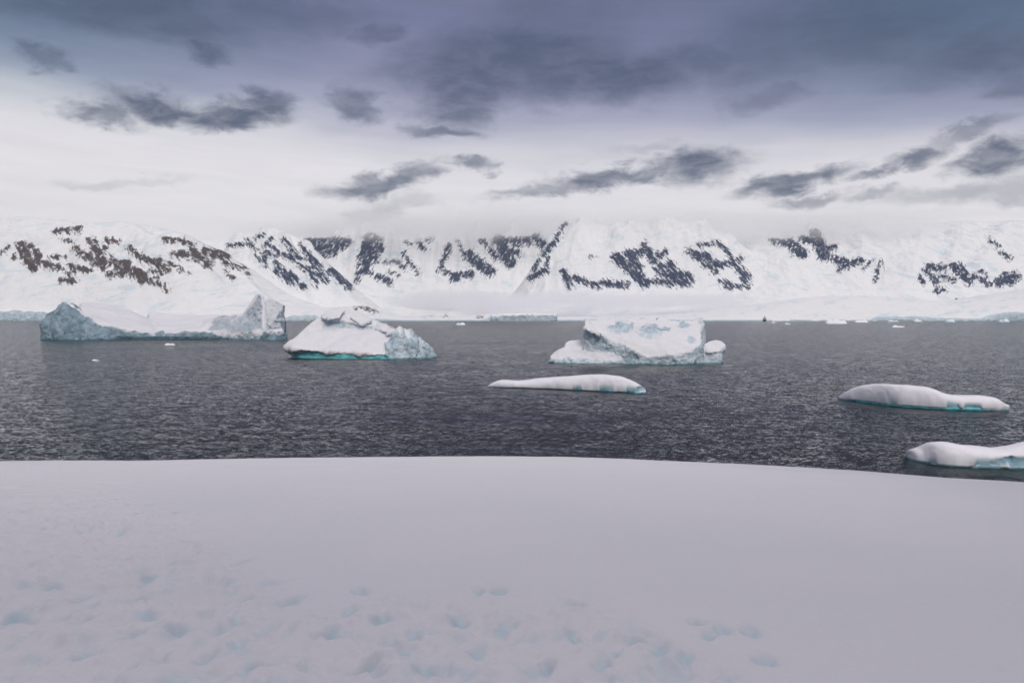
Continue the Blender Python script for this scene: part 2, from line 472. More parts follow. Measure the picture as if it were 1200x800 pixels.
R1 = [(2,296,10,290,3),(25,290,40,312,8),(35,290,46,300,5),(45,308,65,313,5),(65,313,78,317,3),(76,316,86,330,3),(72,329,88,330,3),(15,300,20,303,2),
      (66,272,92,269,4),(70,280,80,282,2),(60,302,77,302,2.5),(104,282,116,302,4),(110,285,122,310,5),(88,292,120,314,4.5),(82,312,104,318,4),
      (124,282,138,284,3),(122,290,130,300,2),(128,308,150,310,5),(140,312,168,324,7),(128,322,145,320,4),(165,330,182,327,4),(182,328,196,341,3),
      (152,290,170,308,3.5),(160,298,198,318,3.5),(178,318,198,320,2),(184,304,208,314,3),(208,314,220,320,2),(193,281,215,284,3.5),(220,284,228,288,2),
      (203,298,232,302,5),(225,294,245,312,5),(240,296,266,300,6),(262,308,285,315,3.5),(286,318,293,321,2),(264,318,273,325,2)]
R2 = [(268,288,284,287,2.5),(290,282,300,292,2.5),(300,278,309,275,2),(310,290,318,280,3),(308,298,310,308,3),(312,296,345,302,4),(318,288,330,300,3),
      (322,308,340,325,3),(325,320,355,336,4),(345,295,352,304,3),(350,310,380,328,3),(360,300,376,320,4),(365,322,372,334,3),(388,318,410,336,5),
      (333,282,348,302,3),(352,288,375,312,3),(300,300,312,312,2),(340,320,350,330,3),(376,318,384,330,2.5)]
R3 = [(360,284,408,283,5),(366,291,400,288,6),(378,299,392,296,5),(432,278,424,304,6),(442,280,426,318,6),(446,288,440,305,4),(420,320,418,330,3),
      (420,312,434,320,3),(472,297,490,320,2.5),(467,308,474,316,2),(475,284,482,287,2),(490,284,497,292,3),(500,283,506,280,2),(443,325,458,331,4),
      (526,288,517,315,3.5),(550,300,573,318,7),(530,326,552,321,5),(515,315,535,325,3),(566,283,582,302,3.5),(584,282,598,308,8),(585,283,602,283,4),
      (602,284,619,282,5),(600,294,608,298,4),(628,279,642,294,6),(638,297,646,288,5),(536,283,545,300,2),(450,308,470,306,2),(455,318,468,322,2)]
R4 = [(663,262,650,283,3),(648,285,638,298,4),(643,302,640,310,2),(632,305,625,315,2.5),(622,326,640,316,4),(660,318,668,335,4),(668,325,700,335,4),
      (705,332,735,334,4),(722,302,755,332,6),(735,298,760,295,5),(755,288,765,305,5),(765,307,780,296,4),(740,300,752,325,6),(775,316,806,328,8),
      (760,330,800,333,4),(785,310,800,325,5),(805,295,830,300,3.5),(818,288,835,286,3),(815,300,846,312,4.5),(840,284,859,302,3),(845,311,868,304,4),
      (860,310,877,325,4),(850,336,877,336,3),(825,310,840,318,3.5),(868,318,876,336,4),(845,330,860,335,3),(770,296,776,301,1.5),(690,300,700,302,1)]
R5 = [(905,283,927,286,4),(926,286,940,297,7),(955,276,966,300,8),(962,293,978,290,4),(975,303,990,308,5),(985,315,1008,305,4),(1012,316,1022,306,2),
      (1025,328,1033,308,2.5),(1088,313,1106,315,5),(1078,325,1083,331,3),(1098,328,1098,341,3.5),(1105,324,1118,329,3),(1117,312,1136,331,5),(1125,312,1133,322,4),
      (1140,324,1159,333,3.5),(1150,318,1156,323,3),(1170,331,1191,324,6),(1178,322,1186,332,4),(1160,282,1168,288,2),(1172,296,1184,304,2.5),
      (1180,352,1191,346,2.5),(1122,353,1129,353,2),(940,280,955,284,4),(1098,341,1108,340,2),(1085,318,1095,328,4),(1212,300,1260,330,6)]
R7 = [(417,361,431,361.5,1.6),(436,363.5,442,366,1.3),(494,366,505,366,3),(522,368,528,365,2.5),(560,371,566,371,1)]

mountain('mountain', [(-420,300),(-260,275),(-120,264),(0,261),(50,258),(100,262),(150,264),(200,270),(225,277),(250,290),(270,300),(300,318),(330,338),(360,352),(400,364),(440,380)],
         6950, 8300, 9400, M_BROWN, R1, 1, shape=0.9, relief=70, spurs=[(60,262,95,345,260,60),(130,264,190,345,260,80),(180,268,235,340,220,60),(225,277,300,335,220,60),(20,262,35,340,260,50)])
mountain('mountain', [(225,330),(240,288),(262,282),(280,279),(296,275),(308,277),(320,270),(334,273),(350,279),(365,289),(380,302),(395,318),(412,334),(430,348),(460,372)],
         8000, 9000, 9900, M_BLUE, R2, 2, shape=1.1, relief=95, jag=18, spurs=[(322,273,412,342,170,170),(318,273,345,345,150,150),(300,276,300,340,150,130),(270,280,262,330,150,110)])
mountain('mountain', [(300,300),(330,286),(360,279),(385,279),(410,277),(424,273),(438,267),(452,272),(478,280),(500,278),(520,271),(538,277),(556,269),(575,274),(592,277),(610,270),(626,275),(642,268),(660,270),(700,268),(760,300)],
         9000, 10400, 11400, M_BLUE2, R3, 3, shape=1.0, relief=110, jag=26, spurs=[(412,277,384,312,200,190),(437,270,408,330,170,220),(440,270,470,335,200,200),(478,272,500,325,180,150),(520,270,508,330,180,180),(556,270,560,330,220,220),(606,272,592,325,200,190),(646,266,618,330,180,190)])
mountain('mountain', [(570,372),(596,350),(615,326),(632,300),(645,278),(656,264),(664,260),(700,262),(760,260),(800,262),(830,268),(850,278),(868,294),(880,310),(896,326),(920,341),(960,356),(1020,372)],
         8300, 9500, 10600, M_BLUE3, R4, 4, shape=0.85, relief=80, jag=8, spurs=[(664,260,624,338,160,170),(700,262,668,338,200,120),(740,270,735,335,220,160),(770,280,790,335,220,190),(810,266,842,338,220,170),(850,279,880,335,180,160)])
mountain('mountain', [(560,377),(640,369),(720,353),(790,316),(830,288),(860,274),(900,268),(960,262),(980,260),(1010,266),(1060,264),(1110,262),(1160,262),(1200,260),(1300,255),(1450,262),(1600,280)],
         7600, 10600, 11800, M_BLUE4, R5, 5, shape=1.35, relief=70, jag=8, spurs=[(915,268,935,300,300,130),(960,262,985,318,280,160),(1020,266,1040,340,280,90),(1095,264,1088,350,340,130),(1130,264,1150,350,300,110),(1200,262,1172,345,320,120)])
mountain('glacier', [(-500,352),(-150,350),(100,348),(200,350),(300,353),(380,360),(415,358),(432,358),(446,361),(462,367),(520,369),(700,370),(800,367),(880,357),(950,348),(1050,348),(1110,352),(1150,346),(1200,338),(1350,335),(1600,340)],
         6850, 7500, 8200, M_BROWN, R7, 7, shape=0.8, relief=14, step=12, rel_scale=0.6)

def glacier_front():
    """the broken ice edge of the glacier along the shore"""
    prof = [(-500,10),(-60,12),(20,12.5),(60,10),(75,4),(120,3),(330,3),(342,7),(368,7),(378,3),(450,3),(470,1.5),(560,2),(575,3),(655,2),(700,2.5),(760,1.6),(900,1.8),(1020,2),(1030,5),(1075,6),(1100,4),(1150,3),(1165,8),(1190,11),(1250,9),(1600,8)]
    y0 = 6840.0
    xs = np.arange((-480 - CX) / F * y0, (1580 - CX) / F * y0, 7.0)
    us = np.concatenate([np.linspace(0, 1, 16), np.linspace(1.2, 4, 8)])
    X, U = np.meshgrid(xs, us); X = X.ravel(); U = U.ravel()
    h = np.interp(CX + F * X / y0, [p[0] for p in prof], [p[1] for p in prof]) * y0 / F
    hv = h * (1 + 0.35 * fbm(np.stack([X / 120, X * 0, X * 0 + 2], -1), 4, 5))
    face = np.clip(U, 0, 1)
    Z = hv * face - 2 + np.maximum(U - 1, 0) * 3
    Y = y0 + 22 * face ** 2 + np.maximum(U - 1, 0) * 40 + 35 * fbm(np.stack([X / 170, Z * 0, Z * 0], -1), 3, 8)
    q = np.stack([X / 22, Z / 40, Y * 0], -1)
    Y += 12 * fbm(q, 4, 12, ridged=True)
    Z += 3.0 * fbm(np.stack([X / 18, U, Y * 0], -1), 3, 15) * smooth(0.5, 1, U)
    ice = np.where(U <= 1.0, 0.75, 0.0)
    me = grid_mesh('glacier_front', np.stack([X, Y, Z], -1), len(us), len(xs), attrs={'ice': ice})
    tag(link('glacier_front', me, M_SHORE), kind='structure')
glacier_front()

# ------------------------------------------------------------------ icebergs
def hull_into(bm, pts):
    t = bmesh.new()
    for p in pts: t.verts.new(p)
    bmesh.ops.convex_hull(t, input=t.verts)
    for g in [v for v in t.verts if not v.link_faces]: t.verts.remove(g)
    me = bpy.data.meshes.new('tmp'); t.to_mesh(me); t.free()
    bm.from_mesh(me); bpy.data.meshes.remove(me)

def remeshed(name, hulls, voxel, smooth_it=2):
    """union of convex blocks as one closed skin"""
    bm = bmesh.new()
    for h in hulls: hull_into(bm, h)
    bmesh.ops.recalc_face_normals(bm, faces=bm.faces)
    me = bpy.data.meshes.new('tmp'); bm.to_mesh(me); bm.free()
    o = bpy.data.objects.new('tmp', me); COL.objects.link(o)
    md = o.modifiers.new('r', 'REMESH'); md.mode = 'VOXEL'; md.voxel_size = voxel
    if smooth_it:
        ms = o.modifiers.new('s', 'SMOOTH'); ms.iterations = smooth_it; ms.factor = 0.5
    dg = bpy.context.evaluated_depsgraph_get(); dg.update()
    res = bpy.data.meshes.new_from_object(o.evaluated_get(dg))
    bpy.data.objects.remove(o); bpy.data.meshes.remove(me)
    res.name = name
    res.polygons.foreach_set('use_smooth', np.ones(len(res.polygons), bool))
    return res

def finish_berg(name, me, mat, polys, amp, scale, seed, snow_amp=0.15, hollows=(), parent=None):
    """roughen bare ice, keep snow smooth; polys are photo outlines of the bare faces (poly, strength)"""
    V = coords(me); N = normals(me)
    px = CX + F * V[:, 0] / V[:, 1]; py = HY + F * (H - V[:, 2]) / V[:, 1]
    w = 1.5 * fbm(V / (scale * 1.5), 3, seed + 2)
    ice = np.zeros(len(V))
    for poly, st in polys:
        sd = -strokes_field(px + w, py + w, [(*poly[a], *poly[(a + 1) % len(poly)], 0.0) for a in range(len(poly))])
        sd = np.where(in_poly(px + w, py + w, poly), sd, -sd)
        soft = 0.035 * (max(c[0] for c in poly) - min(c[0] for c in poly)) + 0.6
        ice = np.maximum(ice, st * smooth(-soft * 0.5, soft, sd + soft * fbm(V / scale, 4, seed + 21)))
    ice *= smooth(0.92, 0.75, N[:, 2])
    for (hx, hy, rx, ry, dep) in hollows:
        r = np.hypot((px - hx) / rx, (py - hy) / ry) + 0.55 * fbm(V / (scale * 0.55), 3, seed + 4)
        k = (1 - smooth(0.25, 1.15, r)) * (N[:, 2] > -0.1)
        V[:, 1] += dep * k; V[:, 2] -= dep * 0.25 * k
        ice = np.maximum(ice, 0.95 * k)
    rough = snow_amp + (1 - snow_amp) * np.clip(np.maximum(ice, smooth(0.55, 0.15, N[:, 2]) * 0.7), 0, 1)
    d = fbm(V / scale, 5, seed, ridged=True, gain=0.55) * 0.6 + fbm(V / (scale * 0.35), 3, seed + 7) * 0.4
    V += N * (amp * rough * d)[:, None]
    lo = fbm(V / (scale * 3.2), 3, seed + 11)
    V += N * (amp * 1.3 * lo)[:, None]
    wv = V + scale * 0.25 * np.stack([noise(V / (scale * 0.5), seed + 61), noise(V / (scale * 0.5), seed + 62), noise(V / (scale * 0.5), seed + 63)], -1)
    fr = cells(wv / (scale * np.array([0.75, 0.75, 1.1])), seed + 71) + 0.5 * cells(wv / (scale * 0.33), seed + 72)
    V += N * (amp * 0.55 * fr * np.clip(ice, 0, 1))[:, None]
    V[:, 2] += 0.5 * amp * fbm(V * np.array([1, 1, 0]) / (scale * 0.7), 4, seed + 13, ridged=True) * smooth(0.2, 0.5, N[:, 2]) * (0.25 + np.clip(ice, 0, 1))
    set_coords(me, V); set_attr(me, 'ice', ice)
    return link(name, me, mat, parent)

def shelf(name, stations, d_of, out, z0, z1, mat, parent, back=6.0):
    """drowned ice tongue just under the waterline: stations are (px, front waterline row)"""
    V = []; n = 40
    sx = np.linspace(stations[0][0], stations[-1][0], n)
    py = interp(stations, sx)
    for i in range(n):
        e = math.sin(math.pi * (0.06 + 0.88 * i / (n - 1))) ** 0.5
        d = dist_of(py[i]); x = (sx[i] - CX) / F
        wob = 0.25 * math.sin(i * 0.9) + 0.2 * math.sin(i * 2.3)
        ring = [(d - out * e * (1 + wob * 0.4), z0), (d - out * 0.5 * e, z1 + 0.1 * wob), (d + back * 0.4, z1), (d + back, z0), (d + back * 0.5, z0 - 4), (d - out * 0.5 * e, z0 - 4)]
        V += [(x * yy, yy, zz) for yy, zz in ring]
    me = grid_mesh(name, np.array(V), n, 6, wrap=True, flip=True)
    return link(name, me, mat, parent)

def iceberg_root(name, loc, label, cat, group):
    o = bpy.data.objects.new(name, None); COL.objects.link(o)
    o.empty_display_size = 5
    return tag(o, label, cat, group)

GB = 'large icebergs floating in the bay'
def base(d0, dz=-5.0):
    return lambda px, dd: ((px - CX) / F * (d0 + dd), d0 + dd, dz)

# --- the long iceberg on the left
def iceberg_long():
    d0 = 838.0
    B = base(d0); Q = lambda px, py, dd: P(px, py, d0 + dd)
    root = iceberg_root('iceberg', None, 'long iceberg with a dark pointed tooth at left and a tall cliff at right', 'iceberg', GB)
    hulls = [
        [B(47,8),B(62,-8),B(92,-16),B(128,-8),B(128,40),B(60,45),Q(49,380,10),Q(52,377,18),Q(57,371,24),Q(75,354.5,22),Q(79,355.5,22),Q(88,361,18),Q(95,366,16),Q(118,385,-6),Q(70,392,-12)],
        [B(47,8),B(60,30),B(62,-6),Q(48.5,382,8),Q(60,374,14),Q(62,384,0)],
        [B(92,-10),B(190,-6),B(190,70),B(92,70),Q(95,371,8),Q(104,373,2),Q(118,379,-4),Q(140,388,-5),Q(190,392,-4),Q(186,378,70),Q(150,364,80),Q(120,358,80),Q(97,356.5,70)],
        [B(168,-4),B(262,-4),B(262,95),B(168,95),Q(170,391,-3),Q(262,391,-3),Q(176,369,92),Q(215,371,95),Q(255,369,90)],
        [B(225,6),B(262,-2),B(312,-20),B(312,40),B(260,80),B(225,80),Q(232,390,8),Q(240,374,60),Q(259,369,24),Q(271,367.5,21),Q(284,366,19),Q(284,368,60),Q(288,380,4),Q(310,388,-17),Q(268,389,-3),Q(250,392,-2)],
        [B(280,0),B(311,-22),B(333,2),B(334,44),B(290,60),Q(283,366,20),Q(291,355.5,24),Q(299,345,25),Q(303,343.5,22),Q(308,346,16),Q(311,368,-4),Q(312,388,-19),Q(285,388,2)],
        [B(308,-20),B(330,-4),B(334,10),B(332,44),B(306,40),Q(303,344,22),Q(313,350,18),Q(325,353.5,17),Q(333,358,16),Q(331,372,10),Q(334,383,8),Q(331,393,0),Q(311,370,-4),Q(312,390,-19)],
        [Q(326,354,18),Q(333,358,14),Q(334.5,359,18),Q(328,362,24),Q(328,364,12)],
        [B(309,-22),B(322,-20),B(334,-6),B(330,8),Q(312,391,-20),Q(318,387,-15),Q(324,390,-14),Q(333,388,-2),Q(328,384,2)],
    ]
    me = remeshed('iceberg_body', hulls, 0.85, 2)
    polys = [([(40,402),(40,370),(75,350),(90,358),(97,368),(120,380),(150,388),(190,392),(190,402)], 1.0),
             ([(180,402),(180,387),(236,386),(262,394),(300,392),(330,393),(340,402)], 0.7),
             ([(240,392),(256,369),(284,367),(303,345),(308,347),(310,388),(285,392)], 0.6), ([(309,402),(310,352),(315,349),(338,356),(338,402)], 0.5),
             ([(305,402),(309,388),(318,391),(322,388),(325,392),(338,386),(338,402)], 0.9)]
    b = finish_berg('ice_body', me, M_ICE, polys, 4.2, 17.0, 11, 0.12, hollows=[(187, 391, 7, 5, 4)], parent=root)
    # dark wave-cut notch band along the waterline
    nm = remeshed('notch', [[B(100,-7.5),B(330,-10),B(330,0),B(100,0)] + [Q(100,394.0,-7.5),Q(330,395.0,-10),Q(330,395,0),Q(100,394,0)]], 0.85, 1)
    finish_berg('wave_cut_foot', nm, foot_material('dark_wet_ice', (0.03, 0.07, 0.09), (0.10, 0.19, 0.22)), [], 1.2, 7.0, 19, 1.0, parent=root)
iceberg_long()

# --- the iceberg with the smooth snow flank and turquoise foot
def iceberg_flank():
    d0 = 446.0
    B = base(d0); Q = lambda px, py, dd: P(px, py, d0 + dd)
    root = iceberg_root('iceberg', None, 'iceberg with a smooth snow flank over a turquoise foot and a craggy right end', 'iceberg', GB)
    hulls = [
        [Q(337,406,0),Q(337,408,0),Q(343,409,-6),Q(400,412.5,-13),Q(452,416,-15),Q(462,414,-6),Q(346,403,4),Q(372,388,12),Q(385,384,14),Q(440,389,12),Q(462,393,8),
         Q(352,409,28),Q(460,412,28),Q(380,392,30),Q(450,395,30),Q(343,413,0),Q(452,418,-10)],
        [Q(341,404,10),Q(352,395,16),Q(366,381,19),Q(378,368,21),Q(388,364,23),Q(398,360,24),Q(404,361,24),Q(415,367,24),Q(440,374.5,24),Q(463,381.5,22),Q(466,386,18),
         Q(378,385,17),Q(420,388,17),Q(460,398,12),B(345,20),B(464,10),B(455,42),B(360,42),Q(395,370,36),Q(440,382,36)],
        [Q(384,372,17),Q(388,371,16),Q(410,376,17),Q(440,384,16),Q(420,374,22),Q(392,364,22),Q(400,385,20),Q(380,383,19),Q(440,390,20)],
        [B(452,-13),B(480,-14),B(505,-4),B(509,4),B(500,22),B(455,22),Q(453,412,-12),Q(459,398,-5),Q(465,385,4),Q(470,384.5,5),Q(479,390,6),Q(490,399,4),Q(497,405,3),Q(505,413,0),Q(470,395,-6)],
        [Q(376,372,16),Q(382,364,19),Q(391,361,21),Q(398,359.5,22),Q(404,364,20),Q(398,372,12),Q(384,376,12),Q(392,364,30)],
        [Q(410,372,17),Q(416,366,20),Q(428,370,20),Q(436,375,17),Q(424,381,12),Q(420,368,30)],
        [B(470,-10),B(488,-12),B(492,10),Q(468,388,2),Q(475,384.5,6),Q(481,391,4),Q(486,402,-6),Q(474,402,-8)],
        [B(484,-8),B(500,-4),B(500,12),Q(484,398,4),Q(490,396.5,6),Q(496,405,0),Q(488,408,-5)],
        [Q(440,376,22),Q(452,378,14),Q(462,382,8),Q(466,388,4),Q(455,392,4),Q(440,388,12)],
    ]
    me = remeshed('iceberg_body', hulls, 0.42, 2)
    polys = [([(448,425),(452,412),(462,395),(466,382),(480,386),(512,412),(512,425)], 1.0),
             ([(374,390),(377,374),(384,369),(398,376),(416,378),(440,384),(460,390),(440,391),(410,388),(392,390)], 0.62)]
    finish_berg('ice_body', me, M_ICE_PALE, polys, 3.2, 8.0, 23, 0.12, parent=root)
    foot = remeshed('foot', [[B(342,0),B(400,-12),B(458,-13),B(458,15),B(345,15),Q(340,407.5,1),Q(400,412,-12.5),Q(456,416,-13.5),Q(458,410,10),Q(345,405,10)]], 0.5, 2)
    finish_berg('ice_foot', foot, M_TEAL, [], 0.5, 6.0, 29, 1.0, parent=root)
    shelf('submerged_shelf', [(332,417.5),(360,419.5),(400,421),(440,421),(470,420)], None, 22.0, -1.4, -0.2, M_SHELF, root, 12)
iceberg_flank()

# --- the tilted slab
def iceberg_slab():
    d0 = 395.0
    B = base(d0); Q = lambda px, py, dd: P(px, py, d0 + dd)
    root = iceberg_root('iceberg', None, 'tilted slab iceberg with pale blue hollows on top, behind the flat white floe', 'iceberg', GB)
    hulls = [
        [B(644,0),B(660,-9),B(735,-11),B(740,10),B(650,14),Q(645,417,0),Q(648,412,2),Q(655,411,0),Q(700,414,-4),Q(735,419,-9),Q(735,410,6),Q(665,406,8)],
        [Q(661,410,3),Q(663,402,6),Q(668,399,8),Q(680,397,9),Q(690,396,9),Q(700,412,3),Q(695,400,15),Q(668,402,14)],
        [B(684,2),B(722,-5),B(752,-13),B(800,-15),B(823,-8),B(826,24),B(690,26),Q(683,394,2),Q(684.5,385,0),Q(687,374.5,6),Q(691,374,8),
         Q(716,398,-6),Q(740,411,-11),Q(757,418,-14),Q(790,415,-15),Q(812,411,-13),Q(822,406,-8),
         Q(712,381,22),Q(760,381.5,26),Q(812,380,24),Q(823,377,18)],
        [Q(710,378,20),Q(714,372.5,22),Q(730,371.8,24),Q(744,376,24),Q(740,390,14),Q(712,390,12)],
        [Q(744,378,22),Q(750,370.4,24),Q(757,371,24),Q(763,380,24),Q(755,388,15)],
        [Q(768,378,22),Q(772,372,24),Q(780,371,25),Q(788,377,25),Q(778,386,18)],
        [Q(804,380,18),Q(812,373,20),Q(820,371,20),Q(824,372,19),Q(824,392,8),Q(812,395,8),Q(808,384,28)],
        [Q(733,392,8),Q(738,386,12),Q(746,384,12),Q(752,388,11),Q(746,398,5)],
        [Q(792,392,8),Q(794,378,16),Q(806,375,18),Q(816,374,19),Q(818,392,6),Q(806,396,3),Q(806,374,26)],
        [Q(700,386,6),Q(697,376,14),Q(705,380,18),Q(722,375,24),Q(724,383,16),Q(716,392,6)],
        [Q(684,386,-4),Q(686.5,373.5,4),Q(692,374.5,6),Q(703,381,9),Q(712,392,2),Q(703,394,-7),Q(694,380,12)],
        [Q(752,410,-9),Q(765,402,-1),Q(782,404,-3),Q(798,409,-9),Q(775,415,-14),Q(775,404,4)],
        [Q(764,394,6),Q(768,387,11),Q(777,386,11),Q(784,392,10),Q(782,400,5),Q(768,399,4)],
    ]
    me = remeshed('iceberg_body', hulls, 0.36, 2)
    polys = [([(676,400),(680,380),(686,384),(716,397),(742,410),(760,418),(800,414),(822,407),(826,430),(740,430),(715,418)], 0.72),
             ([(811,430),(812,411),(824,404),(824,430)], 0.9), ([(816,410),(818,372),(828,370),(828,410)], 0.6),
             ([(640,430),(640,421),(700,421),(735,424),(735,430)], 0.6)]
    finish_berg('ice_body', me, M_ICE_PALE, polys, 2.3, 6.5, 37, 0.22,
                hollows=[(729, 386, 18, 11, 2.8), (761, 390, 19, 12, 3.0), (781, 387, 8, 5, 1.0), (803, 380, 11, 5, 1.2), (811, 399, 7, 5, 1.0), (741, 384, 3, 6, 1.2)], parent=root)
    # mushroom-shaped block at the right end
    blk = remeshed('block', [[Q(822,412,-2),Q(826,403,0),Q(832,399.5,2),Q(842,399,2),Q(849,403,0),Q(850.5,409,-2),Q(846,412,-4),Q(830,413,-5),Q(830,404,8),Q(846,404,8)],
                             [B(826,-5),B(843,-5),B(845,5),B(826,6),Q(824,410,-3),Q(846,408,-3),Q(846,408,5),Q(826,408,6)],
                             [B(818,-4),B(832,-4),B(830,4),B(818,4),Q(818,414,-3),Q(830,414,-3),Q(826,411,3)]], 0.3, 2)
    finish_berg('ice_block', blk, M_ICE_PALE, [([(838,430),(843,411),(852,402),(855,430)], 0.8), ([(820,430),(822,414),(840,411),(840,430)], 0.35)], 0.8, 2.6, 41, 0.15, parent=root)
    shelf('submerged_shelf', [(618,423.5),(640,424.5),(690,425.5),(760,427.5),(815,427),(845,426)], None, 15.0, -1.5, -0.25, M_SHELF, root, 10)
iceberg_slab()

# --- low floes
def floe(label, stations, depth, lip, seed, ice_polys=(), foot=True, shelf_out=4.0, teal=M_TEAL, shelf_st=None, amp=0.42, crest=0.5):
    """stations: (px, top row, front waterline row); a domed plate of snow over a recessed wet foot"""
    root = iceberg_root('ice_floe', None, label, 'ice floe', 'low ice floes near the snow slope')
    n, m = 150, 64
    sx = np.linspace(stations[0][0], stations[-1][0], n)
    tp = interp([(a, b) for a, b, c in stations], sx); wl = interp([(a, c) for a, b, c in stations], sx)
    V = []; FV = []
    for i in range(n):
        e = math.sqrt(max(1 - abs(2 * i / (n - 1) - 1) ** 2.6, 0)) * 0.96 + 0.04
        yf = dist_of(wl[i]) ; w = depth * e
        yc = yf + crest * w
        h = max(H - (tp[i] - HY) / F * yc, 0.12)
        li = min(lip, h * 0.75)
        xx = (sx[i] - CX) / F * yf
        for j in range(m):
            if j < 44:
                v = j / 43.0
                c = (1 - abs(2 * (v ** 0.8) - 1) ** 2.4) ** 0.55
                V.append((xx, yf + w * v, li + (h - li) * c))
            else:
                a = (j - 44) / 19.0
                if a < 0.3: vv, zz = 1 - 0.10 * a / 0.3, li - (li + 1.2) * a / 0.3
                elif a < 0.7: vv, zz = 0.90 - 0.75 * (a - 0.3) / 0.4, -1.2
                else: vv, zz = 0.15 - 0.14 * ((a - 0.7) / 0.3) ** 1.5, -1.2 + (li + 1.1) * (a - 0.7) / 0.3
                V.append((xx, yf + w * vv, zz))
        for j in range(24):
            a = 2 * math.pi * j / 24
            FV.append((xx, yf + w * (0.5 - 0.455 * math.cos(a)), li * 0.45 + (li * 0.45 + 0.9) * (-abs(math.sin(a)) if a > math.pi else math.sin(a)) * 1.0))
    V = np.array(V)
    me = grid_mesh('floe', V, n, m, wrap=True, flip=True)
    N = normals(me)
    d = 0.55 * fbm(V / 5.0, 3, seed) + 0.3 * fbm(V / 1.3, 3, seed + 3) * smooth(0.7, 0.2, N[:, 2])
    V = V + N * (amp * d)[:, None]
    V[:, 1] += 0.22 * fbm(np.stack([V[:, 0] / 1.6, V[:, 0] * 0, V[:, 2] / 0.8], -1), 4, seed + 8) * smooth(0.2, -0.5, N[:, 1])
    px = CX + F * V[:, 0] / V[:, 1]; py = HY + F * (H - V[:, 2]) / V[:, 1]
    wpx = (sx[-1] - sx[0]) / 60 * fbm(np.stack([V[:, 0] / 1.2, V[:, 2] / 0.6, V[:, 0] * 0], -1), 4, seed + 14)
    wpy = wpx * 0.8
    ice = np.zeros(len(V))
    for a1, b1, a2, b2, wd, st in ice_polys:
        k = smooth(-0.5, 0.5, (strokes_field(px + wpx, py + wpy * 0.5, [(a1, b1, a2, b2, wd)])) / wd) * smooth(0.4, 0.1, N[:, 1])
        ice = np.maximum(ice, st * k); V[:, 1] += 0.8 * k * st
    set_coords(me, V); set_attr(me, 'ice', ice)
    # close the two ends
    bm = bmesh.new(); bm.from_mesh(me)
    bmesh.ops.holes_fill(bm, edges=[e for e in bm.edges if e.is_boundary], sides=0)
    bm.to_mesh(me); bm.free()
    link('snow_top', me, M_FLOE, root)
    if foot:
        fm = grid_mesh('ice_foot', np.array(FV)[24 * 14: 24 * (n - 14)], n - 28, 24, wrap=True, flip=True)
        link('ice_foot', fm, teal, root)
    if shelf_out: shelf('submerged_shelf', shelf_st or [(a, c + 0.3) for a, b, c in stations], None, shelf_out, -1.0, -0.12, M_SHELF, root, depth * 0.6)
    return root

floe('long flat white ice floe in open water in front of the tilted slab iceberg',
     [(571,452.5,453.2),(576,449,453.6),(582,446.3,454),(610,445.5,455),(640,442,456),(665,440.5,457.2),(690,439,458.3),(703,438.2,459),(720,439.5,459.8),(735,443,460.3),(748,448.5,460.6),(757,455,460)],
     9.0, 0.45, 51, [(672,457,681,457,1.3,.6),(704,458.6,717,458.2,1.8,.6),(738,459,756,455,3.0,.9),(724,460,732,460,1.2,.6)], shelf_out=8.0, teal=M_FOOT_DARK)
floe('domed white floe with bright turquoise along its foot, behind the floe cut by the edge',
     [(985,466,467.5),(993,461.5,469),(1010,453.5,471.5),(1030,450,474),(1050,449.5,476.5),(1075,451,478.5),(1100,454,480),(1118,460.5,480.8),(1140,462.5,481.3),(1160,463.5,481.6),(1174,467,481.6),(1183,474,480.5)],
     9.5, 0.75, 61, [(996,470,1038,475,2.2,.7),(1047,470,1049,471,4.5,.45),(1060,477,1090,479,1.3,.6),(1112,479.5,1124,478,2.6,.9),(1134,478,1148,480,3.2,.9)], shelf_out=9.0, teal=M_FOOT_CYAN)
floe('white ice floe cut off by the right edge, closest to the snow slope',
     [(1063.5,533,536.5),(1070,529,539.5),(1085,524,542.5),(1100,518.5,545.5),(1113,517,547),(1140,520,548.5),(1165,522.5,549.2),(1185,524.5,549.6),(1200,522,550),(1230,516,551),(1260,520,551),(1285,530,549),(1300,541,546)],
     7.0, 0.35, 71, [(1138,549,1162,547,2.5,.8),(1164,545,1186,539,4.5,.85),(1190,543,1215,544,6,.85),(1225,545,1255,545,6,.8),(1091,544,1098,544.5,2.0,.5)], shelf_out=3.0, amp=0.36, teal=M_FOOT_GREY)

